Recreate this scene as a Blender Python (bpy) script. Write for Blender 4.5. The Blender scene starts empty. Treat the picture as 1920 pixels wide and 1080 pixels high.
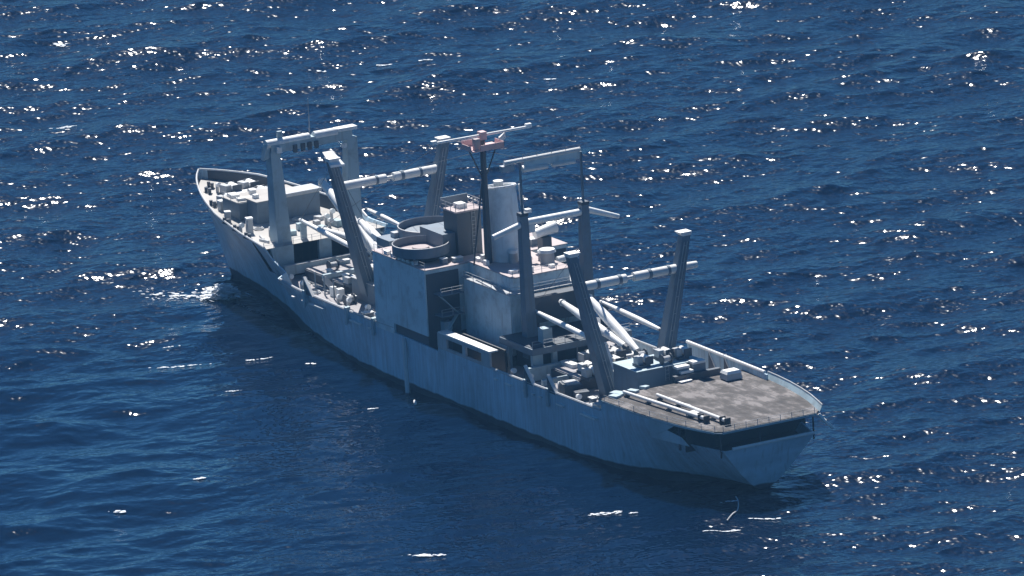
import bpy, math, random
import numpy as np
from mathutils import Vector, Matrix
random.seed(7)
R = math.radians
scene = bpy.context.scene
COL = scene.collection

# ------------------------------------------------------------------ camera
VIEW_T, VIEW_E, ROLL, DIST, PXM = 0.50859, 0.248685, 0.038379, 1500.0, 12.22
RIGHT = Vector((-math.sin(VIEW_T), -math.cos(VIEW_T), 0))
AWAY = Vector((math.cos(VIEW_T), -math.sin(VIEW_T), 0))
UPZ = Vector((0, 0, 1))
fwd = AWAY*math.cos(VIEW_E) - UPZ*math.sin(VIEW_E)
upc = AWAY*math.sin(VIEW_E) + UPZ*math.cos(VIEW_E)
ri = RIGHT*math.cos(ROLL) - upc*math.sin(ROLL)
ui = RIGHT*math.sin(ROLL) + upc*math.cos(ROLL)
cam = bpy.data.objects.new('camera', bpy.data.cameras.new('camera'))
COL.objects.link(cam)
cpos = Vector((88, 0, 8)) - fwd*DIST
cam.matrix_world = Matrix(((ri.x, ui.x, -fwd.x, cpos.x), (ri.y, ui.y, -fwd.y, cpos.y),
                           (ri.z, ui.z, -fwd.z, cpos.z), (0, 0, 0, 1)))
cam.data.sensor_width = 36
cam.data.lens = PXM*DIST*36/1920
cam.data.shift_x = (960-883.8)/1920
cam.data.shift_y = (603.2-540)/1920
cam.data.clip_start = 5
cam.data.clip_end = 60000
scene.camera = cam

# ------------------------------------------------------------------ sky, sun, exposure
SUN_EL, SUN_PHI = 56, -11          # elevation; azimuth to the left of the view direction
hz = AWAY*math.cos(R(SUN_PHI)) + RIGHT*math.sin(R(SUN_PHI))
sdir = hz*math.cos(R(SUN_EL)) + UPZ*math.sin(R(SUN_EL))
w = bpy.data.worlds.new('World'); scene.world = w; w.use_nodes = True
nt = w.node_tree; nt.nodes.clear()
sky = nt.nodes.new('ShaderNodeTexSky'); sky.sky_type = 'NISHITA'; sky.sun_disc = False
sky.sun_elevation = R(SUN_EL); sky.sun_rotation = math.atan2(hz.x, hz.y)
sky.altitude = 0; sky.air_density = 1.0; sky.dust_density = 0.2; sky.ozone_density = 3.0
bg = nt.nodes.new('ShaderNodeBackground'); bg.inputs['Strength'].default_value = 0.035
wo = nt.nodes.new('ShaderNodeOutputWorld')
tint = nt.nodes.new('ShaderNodeMix'); tint.data_type = 'RGBA'; tint.blend_type = 'MULTIPLY'
tint.inputs['Factor'].default_value = 1; tint.inputs['B'].default_value = (0.34, 0.82, 1.28, 1)     # blue tint added to the sky so the ambient light turns bluer
nt.links.new(sky.outputs[0], tint.inputs['A']); nt.links.new(tint.outputs['Result'], bg.inputs[0]); nt.links.new(bg.outputs[0], wo.inputs[0])
sl = bpy.data.lights.new('sun', 'SUN'); sl.energy = 5.0; sl.angle = R(0.5); sl.color = (1, 0.97, 0.93)
so = bpy.data.objects.new('sun', sl); COL.objects.link(so)
so.rotation_euler = sdir.to_track_quat('Z', 'Y').to_euler(); so.location = (80, 0, 300)
scene.view_settings.view_transform = 'Standard'; scene.view_settings.look = 'None'
scene.view_settings.exposure = 0.65; scene.view_settings.gamma = 1

HAZE = 0.00004                      # density of the sea air, per metre

# ------------------------------------------------------------------ helpers
LIST = R(1.0)                       # the ship lists one degree to port


def ship_to_world(x, y, z):
    return Vector((x, y*math.cos(LIST)+z*math.sin(LIST), -y*math.sin(LIST)+z*math.cos(LIST)))


def tag(o, label=None, cat=None, group=None, kind=None):
    if label: o['label'] = label
    if cat: o['category'] = cat
    if group: o['group'] = group
    if kind: o['kind'] = kind
    return o


class MB:
    def __init__(s): s.v = []; s.f = []

    def add(s, vs, fs):
        n = len(s.v); s.v += [tuple(p) for p in vs]; s.f += [tuple(i+n for i in f) for f in fs]; return s

    def hexa(s, b, t):               # bottom 4 ccw, top 4 ccw
        return s.add(list(b)+list(t), [(3, 2, 1, 0), (4, 5, 6, 7), (0, 1, 5, 4), (1, 2, 6, 5), (2, 3, 7, 6), (3, 0, 4, 7)])

    def box(s, x0, x1, y0, y1, z0, z1):
        b = [(x0, y0), (x1, y0), (x1, y1), (x0, y1)]
        return s.hexa([(a, c, z0) for a, c in b], [(a, c, z1) for a, c in b])

    def cbox(s, c, sz, rz=0.0):
        hx, hy = sz[0]/2, sz[1]/2; C, S = math.cos(rz), math.sin(rz)
        q = [(c[0]+a*C-b*S, c[1]+a*S+b*C) for a, b in ((-hx, -hy), (hx, -hy), (hx, hy), (-hx, hy))]
        return s.hexa([(a, b, c[2]) for a, b in q], [(a, b, c[2]+sz[2]) for a, b in q])

    def prism(s, poly, z0, z1):
        n = len(poly)
        return s.add([(x, y, z0) for x, y in poly]+[(x, y, z1) for x, y in poly],
                     [tuple(range(n-1, -1, -1)), tuple(range(n, 2*n))]+[(i, (i+1) % n, n+(i+1) % n, n+i) for i in range(n)])

    def tube(s, p0, p1, r0, r1=None, n=10, mid=None):
        if r1 is None: r1 = r0
        p0, p1 = Vector(p0), Vector(p1); d = (p1-p0)
        q = d.to_track_quat('Z', 'Y'); st = [(0, r0), (1, r1)]
        if mid: st = [(0, r0), (0.35, mid), (0.65, mid), (1, r1)]
        vs = []
        for t, r in st:
            for i in range(n):
                a = 2*math.pi*i/n
                vs.append(p0+d*t+q @ Vector((math.cos(a)*r, math.sin(a)*r, 0)))
        fs = [tuple(range(n-1, -1, -1)), tuple(range((len(st)-1)*n, len(st)*n))]
        for k in range(len(st)-1):
            fs += [(k*n+i, k*n+(i+1) % n, (k+1)*n+(i+1) % n, (k+1)*n+i) for i in range(n)]
        return s.add(vs, fs)

    def beam(s, p0, p1, a0, b0, a1=None, b1=None):
        """box beam between two points; a = size fore-aft (world X-ish), b = the other size"""
        a1 = a0 if a1 is None else a1; b1 = b0 if b1 is None else b1
        p0, p1 = Vector(p0), Vector(p1); d = (p1-p0).normalized()
        ref = Vector((1, 0, 0)) if abs(d.x) < 0.9 else Vector((0, 0, 1))
        v = d.cross(ref).normalized(); u = v.cross(d).normalized()
        def ring(p, a, b): return [p+u*(i*a/2)+v*(j*b/2) for i, j in ((-1, -1), (1, -1), (1, 1), (-1, 1))]
        return s.hexa(ring(p0, a0, b0), ring(p1, a1, b1))

    def path(s, pts, r, n=6):
        for a, b in zip(pts[:-1], pts[1:]): s.tube(a, b, r, r, n)
        return s

    def build(s, name, mat, parent=None, smooth=False, label=None):
        me = bpy.data.meshes.new(name); me.from_pydata(s.v, [], s.f); me.update()
        import bmesh
        bm = bmesh.new(); bm.from_mesh(me)
        bmesh.ops.recalc_face_normals(bm, faces=bm.faces); bm.to_mesh(me); bm.free()
        o = bpy.data.objects.new(name, me); COL.objects.link(o)
        me.materials.append(mat)
        if parent: o.parent = parent
        if smooth:
            for p in me.polygons: p.use_smooth = True
            try: me.set_sharp_from_angle(angle=R(35))
            except Exception: pass
        if label: o['label'] = label
        return o


# ------------------------------------------------------------------ materials
def nodes(name):
    m = bpy.data.materials.new(name); m.use_nodes = True
    t = m.node_tree; return m, t, t.nodes['Principled BSDF']


def paint(name, base, rough=0.55, dirt=(0.12, 0.085, 0.06), amount=0.35, scale=0.5, bump=0.15, streak=True):
    m, t, b = nodes(name); N = t.nodes; L = t.links
    tc = N.new('ShaderNodeTexCoord')
    n1 = N.new('ShaderNodeTexNoise'); n1.inputs['Scale'].default_value = scale; n1.inputs['Detail'].default_value = 8
    n1.inputs['Roughness'].default_value = 0.62
    mp = N.new('ShaderNodeMapping'); mp.inputs['Scale'].default_value = (1.6, 1.6, 0.16)
    n2 = N.new('ShaderNodeTexNoise'); n2.inputs['Scale'].default_value = 1.0; n2.inputs['Detail'].default_value = 6
    L.new(tc.outputs['Object'], n1.inputs['Vector']); L.new(tc.outputs['Object'], mp.inputs['Vector'])
    L.new(mp.outputs[0], n2.inputs['Vector'])
    r1 = N.new('ShaderNodeMapRange'); r1.inputs[1].default_value = 0.48; r1.inputs[2].default_value = 0.72
    L.new(n1.outputs[0], r1.inputs[0])
    r2 = N.new('ShaderNodeMapRange'); r2.inputs[1].default_value = 0.55; r2.inputs[2].default_value = 0.75
    L.new(n2.outputs[0], r2.inputs[0])
    mx = N.new('ShaderNodeMath'); mx.operation = 'MAXIMUM'
    L.new(r1.outputs[0], mx.inputs[0])
    if streak: L.new(r2.outputs[0], mx.inputs[1])
    mu = N.new('ShaderNodeMath'); mu.operation = 'MULTIPLY'; mu.inputs[1].default_value = amount
    L.new(mx.outputs[0], mu.inputs[0])
    # gentle large-scale tone change
    n3 = N.new('ShaderNodeTexNoise'); n3.inputs['Scale'].default_value = 0.11; n3.inputs['Detail'].default_value = 3
    L.new(tc.outputs['Object'], n3.inputs['Vector'])
    r3 = N.new('ShaderNodeMapRange'); r3.inputs[1].default_value = .3; r3.inputs[2].default_value = .7
    r3.inputs[3].default_value = .84; r3.inputs[4].default_value = 1.14
    L.new(n3.outputs[0], r3.inputs[0])
    vm = N.new('ShaderNodeVectorMath'); vm.operation = 'SCALE'; vm.inputs[0].default_value = base
    L.new(r3.outputs[0], vm.inputs['Scale'])
    mix = N.new('ShaderNodeMix'); mix.data_type = 'RGBA'
    L.new(mu.outputs[0], mix.inputs['Factor']); L.new(vm.outputs[0], mix.inputs['A'])
    mix.inputs['B'].default_value = (*dirt, 1)
    L.new(mix.outputs['Result'], b.inputs['Base Color'])
    b.inputs['Roughness'].default_value = rough
    bp = N.new('ShaderNodeBump'); bp.inputs['Strength'].default_value = bump; bp.inputs['Distance'].default_value = 0.1
    L.new(n1.outputs[0], bp.inputs['Height']); L.new(bp.outputs[0], b.inputs['Normal'])
    m['mixnode'] = 1
    return m


M = {}
M['grey'] = paint('haze_grey_paint', (0.36, 0.46, 0.50), amount=0.35)
M['mast'] = paint('mast_grey_paint', (0.145, 0.19, 0.235), amount=0.3)
M['house'] = paint('deckhouse_paint', (0.64, 0.74, 0.76), amount=0.4)
M['dark'] = paint('dark_grey_paint_and_shade', (0.06, 0.075, 0.095), amount=0.3)  # gear and fittings; also the painted-in shade on bulwarks and aft face
M['white'] = paint('white_weathered_paint', (0.80, 0.80, 0.78), amount=0.2, dirt=(0.3, 0.27, 0.22))
M['boom'] = paint('pale_boom_paint', (0.74, 0.73, 0.70), amount=0.22, dirt=(0.25, 0.22, 0.19))
M['rail'] = paint('pale_rail_paint', (0.42, 0.43, 0.44), amount=0.3)
M['deck'] = paint('worn_deck_paint', (0.42, 0.40, 0.41), rough=0.85, amount=0.55, dirt=(0.13, 0.11, 0.10), streak=False)
M['fcdeck'] = paint('pale_forecastle_deck', (0.52, 0.50, 0.47), rough=0.85, amount=0.5, dirt=(0.17, 0.14, 0.12), streak=False)
M['roof'] = paint('pinkish_roof_deck', (0.52, 0.45, 0.44), rough=0.85, amount=0.45, dirt=(0.2, 0.14, 0.13), streak=False)
M['helo'] = paint('flight_deck_coating', (0.30, 0.285, 0.27), rough=0.9, amount=0.8, dirt=(0.12, 0.105, 0.09), scale=0.22, streak=False)
M['rust'] = paint('faded_red_lead_paint', (0.60, 0.42, 0.42), amount=0.5, dirt=(0.34, 0.17, 0.14))
M['rope'] = paint('pale_rope', (0.55, 0.56, 0.56), rough=0.9, amount=0.2)
M['stack'] = paint('pale_funnel_paint', (0.72, 0.78, 0.80), amount=0.3, dirt=(0.16, 0.15, 0.13))
M['black'] = paint('soot_and_shade_black', (0.03, 0.032, 0.036), amount=0.2)  # funnel soot and black gear; also paints deep shade inside recesses

def helo_mat():
    m, t, b = nodes('flight_deck_coating'); N = t.nodes; L = t.links
    tc = N.new('ShaderNodeTexCoord')
    def nz(sc, det, scl=(1, 1, 1)):
        mp = N.new('ShaderNodeMapping'); mp.inputs['Scale'].default_value = scl
        n = N.new('ShaderNodeTexNoise'); n.inputs['Scale'].default_value = sc; n.inputs['Detail'].default_value = det; n.inputs['Roughness'].default_value = .65
        L.new(tc.outputs['Object'], mp.inputs[0]); L.new(mp.outputs[0], n.inputs['Vector']); return n.outputs[0]
    a = nz(.16, 7); c = nz(.9, 5, (.35, 1, 1))
    ad = N.new('ShaderNodeMath'); ad.operation = 'MULTIPLY_ADD'; ad.inputs[1].default_value = .8; L.new(c, ad.inputs[0]); L.new(a, ad.inputs[2])
    cr = N.new('ShaderNodeValToRGB'); e = cr.color_ramp.elements
    e[0].position = .69; e[0].color = (.04, .035, .031, 1); e[1].position = 1.0; e[1].color = (.19, .172, .165, 1)
    k = e.new(.86); k.color = (.075, .066, .061, 1); k = e.new(.93); k.color = (.115, .103, .097, 1)
    L.new(ad.outputs[0], cr.inputs[0]); L.new(cr.outputs[0], b.inputs['Base Color']); b.inputs['Roughness'].default_value = .9
    return m
M['helo'] = helo_mat()

# hull paint: grey topsides, dark boot topping by height, long vertical stains
def hull_mat():
    m = paint('hull_grey_paint', (0.44, 0.60, 0.70), amount=0.5, dirt=(0.17, 0.19, 0.21), scale=0.22)
    t = m.node_tree; N = t.nodes; L = t.links; b = N['Principled BSDF']
    src = b.inputs['Base Color'].links[0].from_socket
    tc = N.new('ShaderNodeTexCoord'); sp = N.new('ShaderNodeSeparateXYZ'); L.new(tc.outputs['Object'], sp.inputs[0])
    nz = N.new('ShaderNodeTexNoise'); nz.inputs['Scale'].default_value = 0.25; L.new(tc.outputs['Object'], nz.inputs['Vector'])
    ad = N.new('ShaderNodeMath'); ad.operation = 'MULTIPLY_ADD'; ad.inputs[1].default_value = 0.8
    L.new(nz.outputs[0], ad.inputs[0]); L.new(sp.outputs['Z'], ad.inputs[2])
    mr = N.new('ShaderNodeMapRange'); mr.inputs[1].default_value = 1.35; mr.inputs[2].default_value = 1.6
    L.new(ad.outputs[0], mr.inputs[0])
    mix = N.new('ShaderNodeMix'); mix.data_type = 'RGBA'; mix.inputs['A'].default_value = (0.035, 0.04, 0.05, 1)
    L.new(mr.outputs[0], mix.inputs['Factor']); L.new(src, mix.inputs['B']); L.new(mix.outputs['Result'], b.inputs['Base Color'])
    # plating: long vertical tone bands between the frames
    mp = N.new('ShaderNodeMapping'); mp.inputs['Scale'].default_value = (0.32, 0.02, 0.03); L.new(tc.outputs['Object'], mp.inputs[0])
    vb = N.new('ShaderNodeTexNoise'); vb.inputs['Detail'].default_value = 3; L.new(mp.outputs[0], vb.inputs['Vector'])
    vr = N.new('ShaderNodeMapRange'); vr.inputs[1].default_value = .35; vr.inputs[2].default_value = .65; vr.inputs[3].default_value = .84; vr.inputs[4].default_value = 1.08
    L.new(vb.outputs[0], vr.inputs[0])
    vs = N.new('ShaderNodeVectorMath'); vs.operation = 'SCALE'; L.new(mix.outputs['Result'], vs.inputs[0]); L.new(vr.outputs[0], vs.inputs['Scale'])
    L.new(vs.outputs[0], b.inputs['Base Color'])
    b.inputs['Roughness'].default_value = 0.5
    return m
M['hull'] = hull_mat()

# ------------------------------------------------------------------ the sea: one sheet, spectral waves
rng = np.random.default_rng(11)


def wave_tile(L, n, wind, wdir, spread, cut, target_hs, seed):
    g = np.random.default_rng(seed)
    k1 = np.fft.fftfreq(n, L/n)*2*np.pi
    kx, ky = np.meshgrid(k1, k1, indexing='ij'); k = np.hypot(kx, ky); k[0, 0] = 1e-6
    Lp = wind**2/9.81
    cosf = (kx*wdir[0]+ky*wdir[1])/k
    D = np.abs(cosf)**spread*0.92+0.08
    P = np.exp(-1/(k*Lp)**2)/k**4*D*np.exp(-(k*cut)**2)
    P[0, 0] = 0
    h = np.sqrt(P)*(g.normal(size=k.shape)+1j*g.normal(size=k.shape))
    z = np.fft.ifft2(h).real; sc = target_hs/4/z.std()
    h *= sc; z *= sc
    dx = np.fft.ifft2(h*1j*kx/k).real; dy = np.fft.ifft2(h*1j*ky/k).real
    return z, dx, dy


TL, TN = 460.0, 1024
crest = RIGHT*math.cos(R(24)) + AWAY*math.sin(R(24))
wdv = Vector((-crest.y, crest.x, 0)); WD = (wdv.x, wdv.y)
WZ, WX, WY = wave_tile(TL, TN, 7.8, WD, 3.5, 0.42, 1.8, 5)
print('slope rms', np.diff(WZ, axis=0).std()/(TL/TN), np.diff(WZ, axis=1).std()/(TL/TN))


def samp(T, x, y):
    u = (x/TL*TN) % TN; v = (y/TL*TN) % TN
    i = np.floor(u).astype(int); j = np.floor(v).astype(int); fu = u-i; fv = v-j
    i %= TN; j %= TN; i2 = (i+1) % TN; j2 = (j+1) % TN
    return T[i, j]*(1-fu)*(1-fv)+T[i2, j]*fu*(1-fv)+T[i, j2]*(1-fu)*fv+T[i2, j2]*fu*fv


def sea_h(x, y): return samp(WZ, np.asarray(x, float), np.asarray(y, float))


def axis(lo, hi, step, far):
    core = np.arange(lo, hi+step, step); o = []; d = step; p = hi
    while p < far: d *= 1.22; p += d; o.append(p)
    i = []; d = step; p = lo
    while p > -far: d *= 1.22; p -= d; i.append(p)
    return np.concatenate([i[::-1], core, o])


av = axis(-260, 330, 0.5, 9000); qv = axis(-130, 130, 0.42, 9000)
A, Q = np.meshgrid(av, qv, indexing='ij')
C0 = Vector((110, -10, 0))
X = C0.x + A*AWAY.x + Q*RIGHT.x; Y = C0.y + A*AWAY.y + Q*RIGHT.y
fade = np.clip(1-(np.maximum(np.maximum(A-330, -260-A), np.abs(Q)-130))/120, 0, 1)
# wind shadow: the water down-wind (camera side) of the hull is calmer
sdn = (9.0-Y)/AWAY.y                      # distance back up-wind to the hull line
uh = X+sdn*AWAY.x
wob = samp(WZ, X*0.21+50, Y*0.21+90)*5
wd = 2.5+0.10*np.abs(sdn)
lee = np.where(sdn > 0, 1/(1+np.exp(-(uh-4-0.30*sdn+wob)/wd))/(1+np.exp((uh-165+wob)/wd)), 0)*np.exp(-np.abs(sdn)/260)
damp = 1-0.62*lee
fade = fade*damp
Zs = samp(WZ, X, Y)*fade
Xd = X + samp(WX, X, Y)*fade*0.85; Yd = Y + samp(WY, X, Y)*fade*0.85
na, nq = A.shape
co = np.stack([Xd, Yd, Zs], -1).reshape(-1, 3).astype(np.float32)
idx = np.arange(na*nq).reshape(na, nq)
fc = np.stack([idx[:-1, :-1], idx[:-1, 1:], idx[1:, 1:], idx[1:, :-1]], -1).reshape(-1, 4).astype(np.int32)
me = bpy.data.meshes.new('sea')
me.vertices.add(len(co)); me.vertices.foreach_set('co', co.ravel())
me.loops.add(fc.size); me.loops.foreach_set('vertex_index', fc.ravel())
me.polygons.add(len(fc)); me.polygons.foreach_set('loop_start', np.arange(0, fc.size, 4, dtype=np.int32))
me.polygons.foreach_set('use_smooth', np.ones(len(fc), dtype=bool))
me.update(calc_edges=True)
at = me.attributes.new('calm', 'FLOAT', 'POINT'); 
cam_l = (X-C0.x)*RIGHT.x+(Y-C0.y)*RIGHT.y; cam_a = (X-C0.x)*AWAY.x+(Y-C0.y)*AWAY.y
slick = 0.85/(1+np.exp((cam_l+22)/14))/(1+np.exp((cam_a+5)/14))      # smoother water off the port bow
at.data.foreach_set('value', np.maximum(lee, slick).astype(np.float32).ravel())
if me.polygons[na*nq//2].normal.z < 0: me.flip_normals()
sea = bpy.data.objects.new('sea', me); COL.objects.link(sea)
tag(sea, 'deep blue open sea with short wind waves and sun glints', 'sea', kind='structure')


def sea_material():
    m, t, b = nodes('sea_water'); N = t.nodes; L = t.links
    b.inputs['Base Color'].default_value = (0.0005, 0.006, 0.022, 1)
    b.inputs['Roughness'].default_value = 0.16
    b.inputs['IOR'].default_value = 1.333
    tc = N.new('ShaderNodeTexCoord')
    ang = math.atan2(wdv.y, wdv.x)
    def noise(sc, stretch, det, rough):
        mp = N.new('ShaderNodeMapping'); mp.vector_type = 'TEXTURE'; mp.inputs['Rotation'].default_value = (0, 0, ang)
        mp.inputs['Scale'].default_value = (1, stretch, 1)
        n = N.new('ShaderNodeTexNoise'); n.inputs['Scale'].default_value = sc; n.inputs['Detail'].default_value = det
        n.inputs['Roughness'].default_value = rough
        L.new(tc.outputs['Object'], mp.inputs[0]); L.new(mp.outputs[0], n.inputs['Vector']); return n.outputs[0]
    a = noise(0.5, 1.5, 0.6, 0.4); c = noise(1.3, 1.1, 0.0, 0.5)
    s1 = N.new('ShaderNodeMath'); s1.operation = 'MULTIPLY'; s1.inputs[1].default_value = WA
    s2 = N.new('ShaderNodeMath'); s2.operation = 'MULTIPLY_ADD'; s2.inputs[1].default_value = WB
    L.new(a, s1.inputs[0]); L.new(c, s2.inputs[0]); L.new(s1.outputs[0], s2.inputs[2])
    bp = N.new('ShaderNodeBump'); bp.inputs['Strength'].default_value = 1; bp.inputs['Distance'].default_value = 1
    an = N.new('ShaderNodeAttribute'); an.attribute_name = 'calm'
    cm_ = N.new('ShaderNodeMath'); cm_.operation = 'MULTIPLY_ADD'; cm_.inputs[1].default_value = -0.72; cm_.inputs[2].default_value = 1
    L.new(an.outputs['Fac'], cm_.inputs[0]); hm_ = N.new('ShaderNodeMath'); hm_.operation = 'MULTIPLY'
    L.new(s2.outputs[0], hm_.inputs[0]); L.new(cm_.outputs[0], hm_.inputs[1])
    L.new(hm_.outputs[0], bp.inputs['Height'])
    ro = N.new('ShaderNodeMath'); ro.operation = 'MULTIPLY_ADD'; ro.inputs[1].default_value = -0.12; ro.inputs[2].default_value = 0.16
    L.new(an.outputs['Fac'], ro.inputs[0]); L.new(ro.outputs[0], b.inputs['Roughness']); L.new(bp.outputs[0], b.inputs['Normal'])
    return m


WA, WB = 0.52, 0.17
me.materials.append(sea_material())

# ------------------------------------------------------------------ the ship
ship = bpy.data.objects.new('cargo_ship', None); COL.objects.link(ship)
ship.rotation_euler = (-LIST, 0, 0)
tag(ship, 'long grey cargo ship with four tall masts and a flat stern deck', 'ship')

BD = [(-.3, 8.6), (0, 8.7), (5.4, 10.3), (11, 11.4), (16, 12.05), (27, 12.5), (118, 12.5), (127, 12.2), (134, 11.6), (144, 10.4),
      (155, 8.3), (161, 6.7), (165, 5.4), (169, 3.9), (172, 2.5), (174.3, 1.1), (175.6, 0.12)]
BW = [(0, .1), (2, .2), (8, 1.3), (12, 3.0), (17, 6.5), (22, 9.6), (30, 12), (38, 12.5), (95, 12.45), (107, 11.6), (120, 9.3), (125, 8.2), (140, 4.2),
      (152, 1.6), (160, .6), (166, .1), (176, .1)]
def ip(T, x): return float(np.interp(x, [a for a, b in T], [b for a, b in T]))
def bd(x): return (ip(BD, x-1)+ip(BD, x)*2+ip(BD, min(x+1, 175.6)))/4 if 2 < x < 172 else ip(BD, x)
def bw(x): return sum(ip(BW, x+d) for d in (-3, -1.5, 0, 1.5, 3))/5 if 3 < x < 162 else ip(BW, x)
ZP = [(-1, 7.7), (14, 7.7), (14.02, 10.36), (27, 10.36), (27.02, 9.0), (60, 8.6), (76, 8.55), (76.02, 8.0), (89.5, 8.2), (89.52, 8.9), (100, 8.6),
      (122, 8.6), (128, 9.2), (131, 9.9), (133.3, 11.0), (133.5, 12.7), (144, 12.95), (155, 13.5), (165, 14.25), (171, 15.1), (175.6, 15.6)]
ZS = [(-1, 7.7), (14, 7.7), (14.02, 10.36), (20, 10.36), (20.02, 11.6), (43.4, 11.7), (43.42, 8.8), (122, 8.6), (128, 9.2), (133.3, 11), (133.5, 12.8),
      (139, 13.0), (143, 14.3), (155, 15.1), (165, 15.8), (175.6, 15.6)]
ZD = [(-1, 6.6), (27, 6.6), (27.02, 7.3), (133.48, 7.3), (133.5, 12.4), (144, 12.6), (155, 13.1), (165, 13.7), (175.6, 14.2)]


def rake(x, z):
    t = max(0, min(1, z/14.5))
    if x > 150:
        xs = 166+(175.6-166)*t**0.9 if z >= 0 else 166+z*0.3
        return 150+(x-150)*(xs-150)/25.6
    if x < 10: return x+(1-min(z, 7.6)/7.6)*2*(1-x/10)
    return x


def hull_y(x, z):
    zs = max(ip(ZP, x), ip(ZS, x)); zr = 9.0 if x < 128 else 13.5
    t = min(z/zr, 1.15)
    p = 1.5 if x > 100 else (0.72 if x < 14 else 0.85 if x < 40 else 1)
    xr = rake(x, 0) if x > 150 else x
    b0 = bw(xr)
    if z <= 0: return b0*math.sqrt(max(0, 1-(z/-6.5)**2))
    return b0+(bd(x)-b0)*t**p if t < 1 else bd(x)


XS = sorted(set([round(v, 2) for v in list(np.arange(0, 176, 1.5))+[14, 14.02, 20, 20.02, 27, 27.02, 43.4, 43.42, 76, 76.02, 89.5, 89.52, 133.3, 133.48, 133.5, 173.6, 174.6, 175.2, 175.6]]))
ZR = [-3.2, -1.5, -.5, 0, .6, 1.2, 2, 3, 4, 5, 6]
hm = MB(); rows = []
for x in XS:
    ring = []
    for side, ZT in ((1, ZP), (-1, ZS)):
        top = ip(ZT, x); zd = ip(ZD, x); col = []
        zz = ZR+[6+(top-6)*f for f in (.25, .5, .75, 1)]
        for z in zz: col.append((rake(x, z), side*max(hull_y(x, z), .05), z))
        yi = max(hull_y(x, top)-.28, .02)
        col.append((rake(x, top), side*yi, top)); col.append((rake(x, zd), side*max(min(hull_y(x, zd)-.28, yi), .02), zd-.05))
        ring.append(col)
    rows.append(ring[0][::-1]+ring[1])
nr = len(rows[0])
for r in rows: hm.v += r
half = nr//2
for i in range(len(rows)-1):
    for j in range(nr-1):
        hm.f.append((i*nr+j, i*nr+j+1, (i+1)*nr+j+1, (i+1)*nr+j))
# transom and bow closing: transom runs up to z = 7.7, outer loop only
hm.f.append(tuple(range(2, nr-2)))
last = (len(rows)-1)*nr
hm.f.append(tuple(last+k for k in range(2, nr-2)))
# transom inner lip
hull = hm.build('hull', M['hull'], ship, smooth=True)


def deckpoly(x0, x1, zoff=0.0, inset=.3, step=1.5):
    xs = [x for x in np.arange(x0, x1, step)]+[x1]
    m = MB(); n = 0
    for x in xs:
        z = ip(ZD, min(max(x, x0+.03), x1-.03))+zoff; y = max(hull_y(x, z)-inset, .02)
        m.v += [(rake(x, z), y, z), (rake(x, z), -y, z)]
    for i in range(len(xs)-1): m.f.append((2*i, 2*i+1, 2*i+3, 2*i+2))
    return m


deckpoly(27.1, 133.4).build('main_deck', M['deck'], ship)
deckpoly(.35, 14.6).build('mooring_deck', M['black'], ship)  # black colour paints in the shade under the flight deck
fd = deckpoly(133.55, 175.2); fd.build('forecastle_deck', M['fcdeck'], ship)


def edge_pts(x0, x1, side, dz=0, out=0.0, ZT=None, step=2):
    ZT = ZT or (ZP if side > 0 else ZS)
    xs = list(np.arange(x0, x1, step))+[x1]
    return [(rake(x, ip(ZT, x)), side*(max(hull_y(x, ip(ZT, x))-.12+out, 0)), ip(ZT, x)+dz) for x in xs]


# rails capping the bulwarks
MB().path(edge_pts(27.3, 59.8, 1, .06), .2).build('bulwark_rail', M['rail'], ship, True)
MB().path(edge_pts(89.7, 127, 1, .06), .2).build('bulwark_rail', M['rail'], ship, True)
MB().path(edge_pts(133.6, 175.5, 1, .03), .16).build('bulwark_rail', M['rail'], ship, True)
MB().path(edge_pts(139, 175.5, -1, .05), .17).build('bulwark_rail', M['boom'], ship, True)
MB().path(edge_pts(44, 128, -1, .06), .18).build('bulwark_rail', M['rail'], ship, True)
MB().path([(0.05, y, 7.78) for y in (-7.6, -4, 0, 3, 6.2)], .24).build('transom_rail', M['white'], ship, True)
# dark strips painting in the shade inside the bow bulwarks
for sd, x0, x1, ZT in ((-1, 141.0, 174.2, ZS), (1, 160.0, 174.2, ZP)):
    shade_strip = MB(); xs_ = list(np.arange(x0, x1, 2.0))+[x1]
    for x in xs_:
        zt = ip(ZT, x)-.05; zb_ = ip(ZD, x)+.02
        shade_strip.v += [(rake(x, zt), sd*max(hull_y(x, zt)-.33, .02), zt), (rake(x, zb_), sd*max(min(hull_y(x, zb_), hull_y(x, zt))-.35, .02), zb_)]
    shade_strip.f = [(2*i, 2*i+1, 2*i+3, 2*i+2) for i in range(len(xs_)-1)]
    shade_strip.build('bulwark_shade', M['dark'], ship)
# rubbing ledges on the port side
for x0, x1 in ((112, 116.5), (100, 103.5), (96.8, 97.6), (117.8, 118.8), (121.4, 122.2), (57.8, 58.6), (53.6, 55.2), (49.2, 49.9), (46.8, 47.4), (44.6, 45.3),
               (38, 40), (28.5, 33)):
    MB().box(x0, x1, 12.35, 12.8, 7.25, 7.5).build('hull_ledge', M['boom'], ship)
for x in (118, 104.5, 96, 49.2, 42.6):
    MB().hexa([(x-.35, 12.2, 7.3), (x+.35, 12.2, 7.3), (x+.35, 12.85, 6.4), (x-.35, 12.85, 6.4)],
              [(x-.35, 12.1, 9.3), (x+.35, 12.1, 9.3), (x+.35, 12.85, 9.2), (x-.35, 12.85, 9.2)]).build('hull_bracket', M['grey'], ship)
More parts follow.
